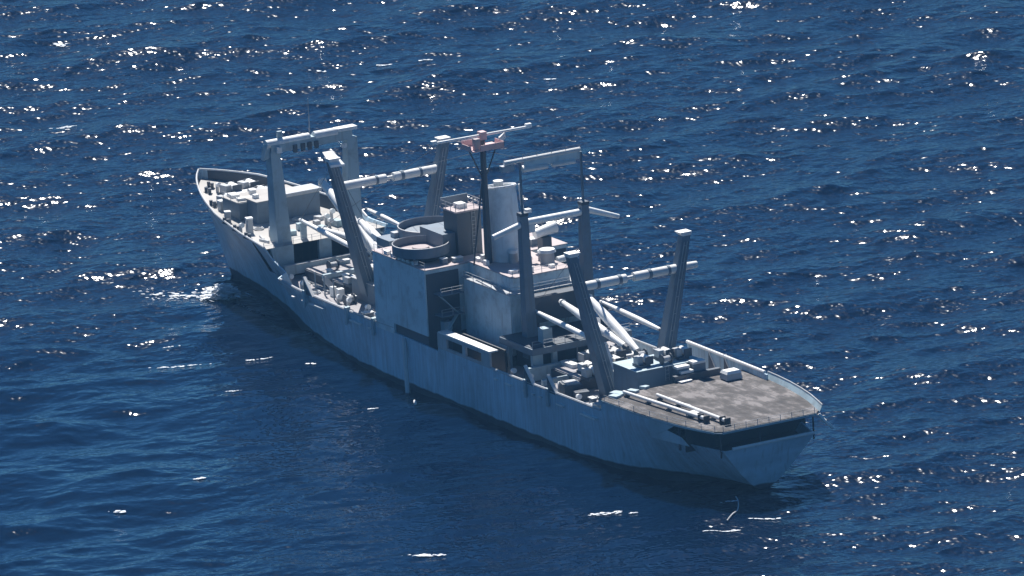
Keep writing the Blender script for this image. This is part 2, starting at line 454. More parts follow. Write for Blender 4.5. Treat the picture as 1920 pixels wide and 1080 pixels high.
# triangular davit fins standing on the bulwark
def fin(x, side=1, h=2.6):
    m = MB(); y = 12.3*side
    m.add([(x+1.3, y-.15*side, 8.6), (x-1.5, y-.15*side, 8.6), (x+1.1, y-.15*side, 8.6+h), (x+1.3, y+.25*side, 8.6), (x-1.5, y+.25*side, 8.6), (x+1.1, y+.25*side, 8.6+h)],
          [(0, 1, 2), (3, 5, 4), (0, 3, 4, 1), (1, 4, 5, 2), (2, 5, 3, 0)])
    o = m.build('davit_fin', M['dark'], ship)
    MB().beam((x+1.15, y+.05*side, 8.65+h), (x-1.55, y+.05*side, 8.6), .22, .5).build('fin_edge', M['boom'], o)
fin(117.1); fin(48.4); fin(41.6); fin(36, -1, 3.2); fin(27.5+4, -1, 3.4)

# --- stern: flight deck over an open mooring deck
hp = [(-.35, 8.0), (.5, 8.9)]+[(x, bd(x)+.12) for x in (3, 6, 10, 14, 18, 22, 26, 27.4)]
poly = hp+[(x, -y) for x, y in hp[::-1]]
heli = MB().prism(poly, 10.38, 10.8).build('flight_deck', M['helo'], ship)
lip = MB()
for (xa, ya), (xb, yb) in zip(poly[:9], poly[1:10]):
    lip.beam((xa, ya+.03, 10.55), (xb, yb+.03, 10.55), .32, .12)
lip.beam((-.38, -8, 10.55), (-.38, 8, 10.55), .12, .34)
lip.build('deck_edge', M['grey'], heli)
MB().box(6.5, 6.8, -10.2, 10.2, 6.6, 10.36).build('bulkhead', M['black'], ship)  # black to darken the stern slot like deep shade
MB().box(27.0, 27.3, -12.2, 12.2, 7.3, 10.36).build('bulkhead', M['grey'], ship)
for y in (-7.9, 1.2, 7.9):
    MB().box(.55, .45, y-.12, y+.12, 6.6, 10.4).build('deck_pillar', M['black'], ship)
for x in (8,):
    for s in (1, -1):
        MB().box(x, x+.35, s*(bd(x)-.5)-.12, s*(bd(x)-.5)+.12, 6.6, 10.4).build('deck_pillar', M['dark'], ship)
# torn side plating on the port quarter
MB().add([(14.1, 11.85, 10.3), (8.5, 11.02, 10.3), (10.2, 11.2, 9.4), (6.8, 10.72, 8.9), (5.2, 10.4, 7.8), (14.1, 11.85, 7.6)], [(0, 1, 2, 3, 4, 5)]).build('side_plate', M['grey'], ship)
# ragged bent frame at the starboard stern corner
MB().path([(-.3, -8.4, 10.5), (-.9, -9.1, 9.4), (-1.2, -10.2, 8.3)], .3).build('bent_frame', M['white'], ship)
# stanchions and nets round the flight deck
def railing(pts, h, name='railing', every=2.4, mat='rail', r=.05, parent=None):
    m = MB(); P = [Vector(p) for p in pts]
    for a, b in zip(P[:-1], P[1:]):
        n = max(1, int((b-a).length/every))
        for k in range(n):
            p = a+(b-a)*(k/n); m.tube(p, p+UPZ*h, r, r, 5)
        for f in (.55, 1): m.tube(a+UPZ*h*f, b+UPZ*h*f, r*.6, r*.6, 5)
    m.tube(P[-1], P[-1]+UPZ*h, r, r, 5)
    return m.build(name, M[mat], parent or ship)
railing([(x, y-.1, 10.8) for x, y in poly[1:9]], .8, parent=heli)
railing([(-.2, 7.8, 10.8), (-.2, 0, 10.8), (-.2, -7.8, 10.8)], .8, parent=heli, every=1.9)
net = MB()
xs = [-.2, .6, 3, 6, 10, 14, 18, 21]
for xa, xb in zip(xs[:-1], xs[1:]):
    ya, yb = -bd(xa)-.1, -bd(xb)-.1
    net.hexa([(xa, ya, 10.8), (xb, yb, 10.8), (xb, yb+.08, 10.8), (xa, ya+.08, 10.8)], [(xa, ya-.5, 11.7), (xb, yb-.5, 11.7), (xb, yb-.42, 11.7), (xa, ya-.42, 11.7)])
net.build('net_screen', M['grey'], heli)
MB().path([(x, -bd(x)-.55, 11.75) for x in xs], .09).build('screen_rail', M['rail'], heli)
MB().path([(x, -12.25, ip(ZS, x)+.15) for x in (21, 28, 36, 43.4)], .26, 8).build('side_rail', M['white'], ship, True)
MB().box(27.5, 28.3, -8.5, -.6, 10.3, 11.7).build('deck_coaming', M['dark'], ship)

# ---------- masts
def leg(name, p0, p1, a0, b0, a1, b1, parent, mat='mast'):
    return MB().beam(p0, p1, a0, b0, a1, b1).build(name, M[mat], parent)
# forward goalpost
XG = 136.5
gp = MB().box(XG-.75, XG+.75, -7.0, 7.6, 26.9, 28.4).build('goalpost_mast', M['grey'], ship)
gp['label'] = 'foremast goalpost, the one nearest the bow, joined by a thick white topped beam'
for s in (1, -1):
    leg('mast_leg', (XG, 6.4*s, 12.3), (XG, 6.9*s, 27.2), 2.6, 2.5, 1.6, 1.7, gp, 'grey')
MB().box(XG-.8, XG+.8, -7.9, -4.4, 28.4, 28.9).build('mast_cap', M['white'], gp)
MB().tube((XG-.1, -4.4, 28.35), (XG-.1, -.4, 28.35), .72, .72, 14).build('top_boom', M['white'], gp, True); MB().tube((XG-.1, .5, 28.35), (XG-.1, 8.2, 28.35), .68, .68, 14).build('top_boom', M['white'], gp, True)
MB().hexa([(XG-.5, 7.6, 26.2), (XG+.5, 7.6, 26.2), (XG+.5, 8.9, 25.9), (XG-.5, 8.9, 25.9)], [(XG-.5, 7.6, 28.3), (XG+.5, 7.6, 28.3), (XG+.5, 8.3, 28.3), (XG-.5, 8.3, 28.3)]).build('end_bracket', M['grey'], gp)
for y in (3.4, 2, .8, -.4):
    MB().box(XG-1.0, XG-.76, y-.35, y+.35, 26.5, 27.7).build('tackle_block', M['dark'], gp)
MB().cbox((XG-.95, 6.4, 26.9), (.7, .9, .9)).build('lamp_bracket', M['white'], gp); MB().cbox((XG-.95, -5.3, 25.8), (.5, .7, .7)).build('lamp_bracket', M['white'], gp)
MB().tube((XG, .2, 28.4), (XG, .2, 34.5), .11, .05, 6).build('antenna_pole', M['rail'], gp)
MB().cbox((XG, 5.6, 28.5), (.5, .8, 1.6)).build('mast_light', M['grey'], gp)

# V masts
def v_mast(xm, top, ytop, ybase, zbase, zb, yb0, yb1, name, label):
    def yat(z): return ybase+(ytop-ybase)*(z-zbase)/(top-zbase)
    y1 = yat(zb)-.5
    bm = MB()
    for y0, y2 in ((y1, .7), (-.6, -y1)):
        bm.tube((xm, y0, zb), (xm, y2, zb), .68, .68, 16)
    bm.tube((xm, -.6, zb), (xm, .7, zb), .3, .3, 8)
    b = bm.build('v_mast', M['boom'], ship, True); b['label'] = label
    for s in (1, -1):
        leg('mast_leg', (xm, ybase*s, zbase), (xm, ytop*s, top), 2.2, 2.3, 1.2, 1.35, b)
        MB().hexa([(xm-.7, s*ytop-.7, top-.1), (xm+.7, s*ytop-.7, top-.1), (xm+.7, s*ytop+.7, top-.1), (xm-.7, s*ytop+.7, top-.1)],
                  [(xm-.8, s*(ytop-.2)-1.0, top+.5), (xm+.9, s*(ytop-.2)-1.0, top+.5), (xm+.9, s*(ytop-.2)+1.0, top+.5), (xm-.8, s*(ytop-.2)+1.0, top+.5)]).build('mast_cap', M['white'], b)
        # lit working platforms and ladder on the leg
        lad = MB()
        for k in range(2):
            o = .25 if k else -.25
            lad.tube((xm-1.15, ybase*s+o, zbase+.5), (xm-.68, yat(top-1)*s+o, top-1), .06, .06, 4)
        for i in range(9):
            z = zbase+1+i*2.5; y = yat(z)*s; lad.tube((xm-1.15+.5*i/9, y-.25, z), (xm-1.15+.5*i/9, y+.25, z), .04, .04, 4)
        lad.build('mast_ladder', M['rail'], b)
    return b
v1 = v_mast(111.5, 30.7, 10.0, 4.2, 7.3, 26.4, 0, 0, 'a', 'second mast from the bow, two legs splayed in a V before the tall house')
v4 = v_mast(38.4, 29.9, 9.8, 4.3, 7.3, 24.9, 0, 0, 'b', 'aftermost mast, two legs splayed in a V just ahead of the flight deck')
MB().tube((38.4, -8.8, 24.95), (38.4, -11.6, 24.95), .62, .5, 14).build('beam_end', M['white'], v4, True)
for y_, l_ in ((1.6, .5), (5.4, .5), (-3.6, .5), (-6.8, .4)): MB().tube((38.4, y_, 24.9), (38.4, y_+l_, 24.9), .78, .78, 14).build('beam_collar', M['mast'], v4, True)
for y_, l_ in ((2.2, .4), (-2.4, .5), (-5.6, .4)): MB().tube((111.5, y_, 26.4), (111.5, y_+l_, 26.4), .78, .78, 14).build('beam_collar', M['mast'], v1, True)
MB().add([(110.2, 10.9, 30.4), (110.2, 8.4, 30.2), (113.2, 8.8, 31.9), (113.2, 10.6, 31.9), (110.2, 10.9, 30.0), (110.2, 8.4, 29.9)], [(0, 1, 2, 3), (0, 4, 5, 1), (4, 0, 3), (5, 2, 1), (4, 3, 2, 5)]).build('head_plate', M['white'], v1)

# third mast: goalpost abaft the funnel
X3 = 60.5
g3 = MB().tube((X3, -5.2, 39.6), (X3, 8.0, 39.6), .34, .34, 10).build('goalpost_mast', M['boom'], ship, True)
MB().tube((X3, -4.2, 37.9), (X3, -.2, 38.0), .36, .36, 10).build('lower_yard', M['boom'], g3, True); MB().tube((X3, .6, 38.0), (X3, 4.9, 38.1), .42, .42, 10).build('lower_yard', M['boom'], g3, True)
g3['label'] = 'third mast from the bow, tall goalpost standing behind the funnel with arms on both sides'
for s in (1, -1):
    leg('mast_leg', (X3, 5.1*s, 9.0), (X3, 5.3*s, 31.2), 1.7, 1.9, 1.2, 1.2, g3)
    leg('topmast', (X3, 5.3*s, 31.0), (X3, 5.3*s, 39.2), .3, .3, .26, .26, g3)
    MB().box(X3-.65, X3+.65, 5.3*s-.65, 5.3*s+.65, 31.0, 31.5).build('mast_top', M['dark'], g3)
MB().tube((X3, 4.9, 29.9), (X3, -4.9, 29.9), .55, .55, 12).build('cross_beam', M['white'], g3, True)
MB().tube((X3, 5.6, 29.7), (X3, 10.6, 28.5), .5, .45, 12).build('cross_arm', M['white'], g3, True)
MB().tube((X3, -5.6, 30.2), (X3, -11.3, 28.1), .5, .34, 12).build('cross_arm', M['white'], g3, True)
MB().cbox((X3, 4.0, 28.3), (.9, 1.0, 1.3)).build('beam_bracket', M['boom'], g3)
MB().box(X3-.5, X3+.5, 6.5, 8.6, 38.3, 39.2).build('yard_block', M['rail'], g3)
MB().box(X3-.1, X3+.1, -5.0, 4.6, 38.2, 39.3).build('yard_panel', M['house'], g3)
railing([(X3-.4, -5, 39.9), (X3-.4, 5, 39.9)], .6, parent=g3)

# pole mast on the bridge, just abaft the port side of the funnel
PX, PY = 75.3, 3.3
cm = MB().tube((PX, PY, 20.3), (PX, PY, 40.0), .62, .42, 10).build('pole_mast', M['dark'], ship, True, 'single pole mast beside the funnel with a pink platform and a white yard')
MB().prism([(PX+1.9, PY-2.7), (PX+1.9, PY+2.7), (PX-1.9, PY+2.7), (PX-1.9, PY-2.7)], 38.4, 38.6).build('mast_platform', M['rust'], cm)
sc_ = MB()
for (a, b, c, d, h) in ((-1.9, -1.8, -2.7, 1.4, .75), (1.8, 1.9, -1.2, 2.7, 1.0), (-1.2, 1.9, 2.6, 2.7, .6), (-1.9, .8, -2.7, -2.6, .8)): sc_.box(PX+a, PX+b, PY+c, PY+d, 38.6, 38.6+h)
sc_.build('platform_screen', M['rust'], cm)
MB().box(PX-.6, PX+.6, PY-.5, PY+.5, 39.8, 41.0).build('mast_head', M['rust'], cm)
MB().cbox((PX-1.0, PY+1.6, 38.6), (.9, .9, 1.7)).build('radar_cabinet', M['roof'], cm)
MB().hexa([(PX-.2, PY-2.9, 38.6), (PX+.2, PY-2.9, 38.6), (PX+.2, PY-4.0, 39.4), (PX-.2, PY-4.0, 39.4)], [(PX-.2, PY-2.9, 39.6), (PX+.2, PY-2.9, 39.6), (PX+.2, PY-4.0, 40.2), (PX-.2, PY-4.0, 40.2)]).build('radar_reflector', M['boom'], cm)
MB().tube((PX, PY+8.5, 40.5), (PX, PY-8.3, 40.4), .21, .21, 8).build('yard', M['white'], cm, True)
for y in (8.4, -8.1): MB().cbox((PX, PY+y, 40.3), (.6, .9, .6)).build('yard_light', M['white'], cm)
for dy in (-2.4, 2.4): MB().tube((PX, PY+dy, 38.4), (PX, PY+dy*.2, 34.2), .12, .12, 6).build('platform_brace', M['dark'], cm)
MB().tube((PX+.7, PY+2.2, 20.3), (PX+.1, PY+.4, 33), .14, .14, 6).build('mast_stay_leg', M['dark'], cm)

# ---------- superstructure
SH = M['house']
MB().box(79.0, 95.2, -12.5, 12.52, 9.7, 20.0).build('bridge_house', SH, ship, label='large slab sided forward house block')
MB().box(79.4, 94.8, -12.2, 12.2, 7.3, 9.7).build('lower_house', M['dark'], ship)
MB().box(89.5, 95.2, 11.9, 12.54, 8.0, 9.7).build('side_plate', SH, ship)
MB().box(78.8, 95.4, -12.6, 12.6, 20.0, 20.12).build('roof_deck', M['roof'], ship)
# low recess and middle house
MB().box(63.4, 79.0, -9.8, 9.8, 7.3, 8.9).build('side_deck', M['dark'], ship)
for sd in (1, -1):
    MB().box(78.85, 79.0, min(sd*6.7, sd*12.3), max(sd*6.7, sd*12.3), 9.72, 19.4).build('aft_face_shade', M['dark'], ship)  # dark sheet painting shade onto the aft face of the bridge house
for z in (12.9, 16.2):
    MB().box(76.6, 78.85, 7.2, 11.2, z, z+.15).build('ladder_landing', M['mast'], ship)
    railing([(76.7, 11.1, z+.15), (76.7, 7.3, z+.15)], 1.0, every=1.3)
MB().beam((77.6, 7.9, 13.0), (77.6, 11.0, 16.2), .7, .14).build('stairway', M['grey'], ship)
MB().beam((77.6, 11.0, 9.0), (77.6, 7.9, 12.9), .7, .14).build('stairway', M['grey'], ship)
MB().cbox((78.2, 9.6, 9.8), (1.2, 1.4, 2.0)).build('ready_locker', M['grey'], ship)
# after house
MB().box(63.4, 77.5, -6.6, 6.6, 8.8, 18.2).build('after_house', SH, ship)
MB().box(63.2, 78.0, -6.8, 6.8, 18.2, 18.32).build('house_ledge', M['rail'], ship)
MB().box(65.1, 79.2, -4.9, 4.9, 18.32, 20.3).build('upper_house', SH, ship)
MB().box(64.8, 79.2, -5.2, 5.2, 20.3, 20.45).build('upper_roof', M['roof'], ship)
railing([(64.9, 5.1, 20.45), (64.9, -5.1, 20.45)], 1.0)
MB().box(60.5, 65, -4.2, 4.2, 14, 18.0).build('boiler_casing', M['dark'], ship)
# boat-deck platform on pillars
MB().box(53.5, 63.4, -8.6, 8.8, 11.2, 12.2).build('boat_deck', M['mast'], ship)
MB().box(53.8, 63.4, -8.3, 8.5, 12.2, 12.3).build('deck_plating', M['dark'], ship)
for x, y, wd in ((54.3, 7.6, 1.8), (54.3, 4.6, .8), (54.3, -6.4, .5), (61.5, 8.2, .5)):
    MB().cbox((x, y, 7.3), (.6, wd, 3.9)).build('deck_pillar', M['grey'], ship)
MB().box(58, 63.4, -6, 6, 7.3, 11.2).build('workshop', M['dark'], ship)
MB().cbox((56, 5.0, 12.3), (1.6, 1.6, 2.2)).build('ventilator', M['grey'], ship)
# port gallery panel with two openings
pg = MB(); y0, y1 = 12.2, 12.54
for a, b, c, d in ((60, 62.6, 8.6, 11.0), (67.4, 68.4, 8.6, 11.0), (73.2, 76.0, 8.6, 11.0), (62.6, 67.4, 8.6, 9.0), (68.4, 73.2, 8.6, 9.0), (62.6, 67.4, 10.5, 11.0), (68.4, 73.2, 10.5, 11.0)):
    pg.box(a, b, y0, y1, c, d)
pgo = pg.build('side_screen', M['rail'], ship, label='pale side screen pierced by two dark rectangular openings')
MB().box(60.0, 75.6, 11.0, 12.6, 11.02, 11.25).build('screen_top', M['boom'], pgo)
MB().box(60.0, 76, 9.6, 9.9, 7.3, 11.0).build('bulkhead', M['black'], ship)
# funnel
fn = MB(); pr = []
n = 20
def fr(z, kx, ky, cx):
    return [(cx+math.cos(2*math.pi*i/n)*kx, -.1+math.sin(2*math.pi*i/n)*ky, z+(math.cos(2*math.pi*i/n)*-.5 if z > 30 else 0)) for i in range(n)]
rings = [fr(20, 3.5, 2.75, 76.5), fr(26, 3.3, 2.6, 76.6), fr(31.6, 2.9, 2.25, 76.8)]
inner = [fr(31.6, 2.6, 1.95, 76.8), [(x, y, z-1.0) for x, y, z in fr(31.6, 2.5, 1.85, 76.8)]]
for rg in rings+inner: fn.v += rg
for k in range(4): fn.f += [(k*n+i, k*n+(i+1) % n, (k+1)*n+(i+1) % n, (k+1)*n+i) for i in range(n)]
fun = fn.build('funnel', M['stack'], ship, True)
MB().add(inner[1], [tuple(range(n))]).build('funnel_grating', M['black'], fun)
tr = MB()
for i in range(n):
    a, b = rings[2][i], rings[2][(i+1) % n]; tr.tube(a, b, .2, .2, 6)
tr.build('funnel_rim', M['white'], fun)
MB().tube((77.9, -.5, 30.6), (77.9, -.5, 32.2), .6, .8, 10).build('exhaust_pipe', M['white'], fun, True)
MB().tube((76.4, .9, 30.4), (76.4, .9, 31.6), .6, .6, 10).build('exhaust_pipe', M['black'], fun, True)
MB().tube((74.4, -3.2, 20.4), (75.3, -2.7, 31.8), .26, .22, 8).build('steam_pipe', M['white'], fun)
MB().cbox((74.2, -3.3, 27.4), (.9, .9, .6)).build('whistle', M['white'], fun)
# pilot tower with open platform
tw = MB().box(82.6, 86.8, .2, 4.4, 20.1, 27.0).build('pilot_tower', M['dark'], ship)
MB().box(83.4, 90.5, 2.4, 6.6, 20.1, 23.8).build('chart_house', M['mast'], ship)
MB().box(82.2, 87.2, -.2, 4.8, 27.0, 27.25).build('tower_roof', M['roof'], tw)
railing([(82.3, 4.7, 27.2), (87, 4.7, 27.2), (87, -.1, 27.2), (82.3, -.1, 27.2), (82.3, 4.7, 27.2)], 1.2, parent=tw, every=1.2)
MB().box(86.9, 87.1, 0, 4.7, 27.2, 28.6).build('wind_screen', M['mast'], tw)
MB().cbox((84.6, 2.6, 27.25), (1.8, 1.4, .7)).build('director_box', M['white'], tw)
# gun tubs
def tub(cx, cy, r, z0, z1, name='gun_tub', label=None, post=True, sx=1.0):
    n = 28; m = MB()
    def rg(rr, z): return [(cx+sx*math.cos(2*math.pi*i/n)*rr, cy+math.sin(2*math.pi*i/n)*rr, z) for i in range(n)]
    for g in (rg(r, z0), rg(r, z1), rg(r-.16, z1), rg(r-.16, z0+.3)): m.v += g
    for k in range(3): m.f += [(k*n+i, k*n+(i+1) % n, (k+1)*n+(i+1) % n, (k+1)*n+i) for i in range(n)]
    m.f.append(tuple(range(n-1, -1, -1)))
    o = m.build(name, M['mast'], ship, True, label)
    f = MB(); f.prism([(p[0], p[1]) for p in rg(r-.18, 0)], z0+.2, z0+.34); f.build('tub_floor', M['roof'], o)
    c = MB()
    T = rg(r-.08, z1)
    for i in range(n): c.tube(T[i], T[(i+1) % n], .1, .1, 5)
    c.build('tub_rim', M['rail'], o)
    if post: MB().tube((cx, cy, z0+.3), (cx, cy, z0+.9), 1.5, 1.3, 14).build('gun_mount', M['roof'], o, True)
    return o
tub(85.4, 9.4, 4.4, 21.2, 22.7, label='round open gun tub on the port side of the bridge')
MB().tube((85.4, 9.4, 20.1), (85.4, 9.4, 21.2), 2.6, 3.6, 16).build('tub_pedestal', M['dark'], ship, True)
tub(96.2, 1.5, 5.2, 20.3, 22.1, label='round open gun tub ahead of the bridge')
MB().tube((97.5, 1.5, 14.5), (96.4, 1.5, 20.3), 2.0, 4.6, 16).build('tub_pedestal', M['mast'], ship, True)
MB().box(95.2, 102.5, -6, 6.4, 7.3, 17.4).build('front_house', M['mast'], ship)
MB().box(95.2, 102.7, -6.2, 6.6, 17.4, 17.52).build('front_roof', M['roof'], ship)
MB().box(96.5, 100.5, 4.6, 8.8, 17.5, 20.6).build('locker_house', M['mast'], ship)
MB().cbox((98.3, 6.6, 20.6), (1.2, 1.2, .8)).build('locker_vent', M['rail'], ship)
# flare at the edge of the forward house wall
for x, l in ((91.5, 1.1), (89.3, 1.3), (87.2, .9), (85.9, 1.0), (84.6, .9), (83.0, .7)):
    MB().cbox((x, 11.9, 20.12), (l, .8, .55)).build('roof_locker', M['white'], ship)
# roof fittings
def drum(x, y, z, r, h, nm='drum_vent', mat='rail', top='white'):
    o = MB().tube((x, y, z), (x, y, z+h), r*.85, r*.8, 14).build(nm, M[mat], ship, True)
    MB().tube((x, y, z+h), (x, y, z+h+.45), r*1.05, r*.9, 14).build('vent_cap', M[top], o, True)
drum(72.8, .4, 20.45, .85, 1.6); drum(69.4, -3.6, 20.45, 1.35, 1.7); drum(71.6, -4.0, 20.45, .8, 1.0); drum(70.2, -1.0, 20.45, .4, .8)
MB().tube((71.0, -6.2, 20.1), (71.0, -9.6, 20.3), .5, .5, 10).build('life_raft_canister', M['white'], ship, True)
rd = MB().cbox((76, -7.0, 20.1), (1.6, 1.6, 2.6)).build('antenna_pedestal', M['dark'], ship)
MB().tube((76, -5.3, 23.3), (76, -9.0, 23.9), .72, .95, 14, ).build('antenna_drum', M['white'], rd, True, 'thick white drum lying sideways on a dark stand')
for x, y, a, b, c in ((77.5, 3.9, 1.4, .8, .5), (74.5, 4.2, 1.0, .6, .7), (67.4, 3.6, .9, 1.2, .5), (66.2, 1.2, .7, .7, .9), (66.4, -2.6, .8, .8, .5), (76.4, 3.6, .7, .7, 1.1)):
    MB().cbox((x, y, 20.45), (a, b, c)).build('roof_locker', M['white'], ship)

# ---------- forecastle
MB().box(150.6, 156.2, -5.4, 6.1, 12.4, 15.7).build('windlass_house', M['mast'], ship)
MB().box(147.2, 150.6, -6.6, 4.7, 12.4, 16.3).build('forecastle_house', M['mast'], ship, label='low house standing on the forecastle')
MB().box(147.0, 150.8, -6.8, 4.9, 16.3, 16.42).build('house_roof', M['fcdeck'], ship)
MB().box(150.8, 156.4, -5.6, 6.3, 15.7, 15.82).build('house_roof', M['fcdeck'], ship)
MB().box(146.9, 150.4, -6.9, .2, 16.42, 16.9).build('roof_slab', M['rail'], ship)
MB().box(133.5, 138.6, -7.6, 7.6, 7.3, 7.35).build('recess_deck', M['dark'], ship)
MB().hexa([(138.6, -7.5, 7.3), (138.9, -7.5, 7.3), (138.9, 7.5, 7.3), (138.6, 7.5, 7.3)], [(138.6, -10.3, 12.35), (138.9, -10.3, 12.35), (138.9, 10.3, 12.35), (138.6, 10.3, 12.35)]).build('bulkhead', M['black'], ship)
for a, b, c in ((9.9, 5.8, 8.6), (1.2, -1.0, 1.2), (-9.9, -7, -8.6)):
    MB().hexa([(133.6, b, 7.3), (134.2, b, 7.3), (134.2, c, 7.3), (133.6, c, 7.3)], [(133.6, b, 12.35), (134.2, b, 12.35), (134.2, a, 12.35), (133.6, a, 12.35)]).build('break_bulkhead', M['grey'], ship)
def bits(lst, name, mat, par=None):
    for x, y, z, a, b, c in lst: MB().cbox((x, y, z), (a, b, c), random.uniform(-.3, .3)).build(name, M[mat], par or ship)
def winch(x, y, z, s=1.0, rz=0, cap='white'):
    o = MB().cbox((x, y, z), (2.2*s, 1.6*s, .35*s), rz).build('winch', M['dark'], ship)
    MB().tube((x-.9*s, y-.7*s, z+.9*s), (x+.9*s, y-.7*s, z+.9*s), .55*s, .55*s, 10).build('winch_drum', M[cap], o, True)
    MB().cbox((x+.2*s, y+.35*s, z+.35*s), (1.3*s, .8*s, 1.0*s), rz).build('winch_motor', M['rail'], o)
    for k in (-1, 1): MB().cbox((x+k*.95*s, y-.7*s, z+.3*s), (.15*s, 1.2*s, 1.1*s)).build('winch_frame', M['dark'], o)
def bollard(x, y, z, mat='dark'):
    m = MB().cbox((x, y, z), (1.9, .7, .12))
    for k in (-.6, .6): m.tube((x+k, y, z+.1), (x+k, y, z+.9), .26, .3, 8)
    m.build('bollard', M[mat], ship, True)
for x, y, s in ((164, .8, 1.3), (164, -2.4, 1.3), (159.4, 4.0, 1.2), (158.6, -1.6, 1.5), (159.6, -4.2, 1.2)): winch(x, y, ip(ZD, x), s, .2)
for x, y in ((169.5, 1.2), (167, 3.0), (160.2, 5.8), (150.5, 8.6), (146, 9.2), (141, 9.9), (161, -5.2), (155.6, -7.2)): bollard(x, y, ip(ZD, x))
bits([(154.9, 4.8, 15.82, 2.0, 1.4, .5), (151.9, 3.8, 15.82, 1.0, 3.6, .4), (149.6, 3.6, 16.42, .8, .8, .6), (154.4, 1.6, 15.82, 1.2, 1, .8), (153.0, -2.6, 15.82, 1.6, 1, .6)], 'roof_locker', 'white')
bits([(157.5, 5.4, 13.3, 1.2, 1.4, 1.4), (151.3, 7.9, 13.0, .9, .9, 1.5), (143.7, 8.1, 12.6, .9, .9, 2.3), (157, -2.9, 13.3, 1.3, .9, 1.6)], 'ventilator', 'rail')
bits([(157.5, 5.4, 14.7, 1.3, 1.5, .2), (151.3, 7.9, 14.5, 1.0, 1.0, .2), (143.7, 8.1, 14.9, 1.1, 1.1, .25), (162, -.8, 14.2, 1.8, 2.6, .25)], 'ventilator_cap', 'white')
for k, (x, y) in enumerate(((157.5, .6), (155.9, -3.4), (153.9, -5.2+0), (157.6, -5.0))):
    MB().beam((x+2.0, y+1.0, ip(ZD, x)+.9), (x-1.2, y-.6, ip(ZD, x)+1.1), .5, .9).build('chain_stopper', M['white'], ship)
railing([(133.7, 11, 12.4), (133.7, 4, 12.4), (133.7, -4, 12.4), (133.7, -11, 12.4)], 1.0, every=1.6)
bits([(137.5, -1.5, 12.5, 1.2, 1.0, .9), (140.5, .6, 12.5, 1.0, 1.4, 1.1), (138.8, 3.2, 12.5, 1.4, 1.2, .7), (139, -5, 12.5, 1.8, 1.1, 1.0), (143, 2.5, 12.5, 1.3, 1, .8), (136, 2.6, 12.5, .5, .5, 1.6)], 'deck_locker', 'grey')
bits([(141, -2.5, 12.5, 1.1, .9, .9), (144, -4.5, 12.5, 1.4, 1, .7), (139.5, 8.2, 12.5, 2.6, .3, .35), (137.6, 8.8, 12.5, 2.2, .3, .35)], 'deck_locker', 'rail')

# ---------- holds
def hatch(x0, x1, y, z0, z1, mat='deck'):
    o = MB().box(x0, x1, -y, y, z0, z1).build('hatch_coaming', M['dark'], ship)
    c = MB(); nn = int((x1-x0)/3)
    for i in range(nn):
        a = x0+(x1-x0)*i/nn+.08; b = x0+(x1-x0)*(i+1)/nn-.08
        c.box(a, b, -y+.15, y-.15, z1, z1+.2)
    c.build('hatch_cover', M[mat], o)
hatch(118.5, 131.0, 5.4, 7.3, 8.7); hatch(103.8, 107.3, 5, 7.3, 8.5); hatch(44.0, 52.5, 6.2, 7.3, 9.0); hatch(29.5, 30.2, 5, 7.3, 8.0)
MB().box(131.6, 132.3, -8.5, 8.6, 8.1, 9.5).build('hatch_beam', M['grey'], ship)
MB().box(131.55, 132.35, -8.6, 8.7, 9.5, 9.62).build('beam_cap', M['rail'], ship)
for y in (8.2, 0, -8.2): MB().box(131.7, 132.2, y-.4, y+.4, 7.3, 8.1).build('beam_foot', M['grey'], ship)
MB().box(122.6, 123.2, -3.5, 6.6, 9.0, 9.7).build('hatch_beam', M['grey'], ship)
MB().box(52.8, 53.5, 1.5, 10.2, 7.5, 9.6).build('hatch_beam', M['grey'], ship)
MB().box(47.4, 48.0, 3.8, 10.6, 8.2, 9.0).build('hatch_beam', M['grey'], ship)
MB().box(107.6, 115.4, -5.4, 5.6, 7.3, 10.6).build('mast_house', M['mast'], ship, label='mast house between the legs of the forward V mast')
MB().box(107.5, 115.5, -5.5, 5.7, 10.6, 10.72).build('mast_house_roof', M['rail'], ship)
for x, y in ((109.5, 3.4), (113.5, 3.2), (109.5, -2.8), (113.6, -2.4)): winch(x, y, 10.72, 1.15)
for x, y, s in ((118.0, 1.2, 1.3), (117.6, -2.4, 1.3), (120.8, -4.6, 1.2), (116.9, 4.9, 1.0), (125.5, -7.8, 1.2)): winch(x, y, 7.3 if abs(y) > 5.5 else 8.9, s)
bits([(117.4, -4.6, 8.9, 2.8, 1.8, 1.0), (121.6, -1.8, 8.9, 3.8, 1.0, .5), (119.6, .8, 8.9, 2.6, .8, .6), (115.9, 7.4, 7.3, 1, 1, 1.7), (118.4, 7.3, 7.3, .8, .8, 1.5), (128.8, -3.6, 8.9, 1.5, 1.5, .8)], 'deck_locker', 'white')
for x in (119.5, 122.5, 116.5): MB().tube((x, 8.2, 7.3), (x, 8.2, 10.5), .12, .12, 6).build('deck_post', M['mast'], ship)
MB().tube((128.6, 6.2, 7.4), (116.6, 6.6, 7.4), .16, .16, 6).build('deck_pipe', M['dark'], ship)
MB().beam((121.4, 7.2, 9.6), (120.4, 5.8, 7.4), .3, .9).build('deck_brace', M['rail'], ship)
MB().box(97.0, 104.6, 11.5, 12.2, 7.3, 7.5).build('waterway', M['dark'], ship)
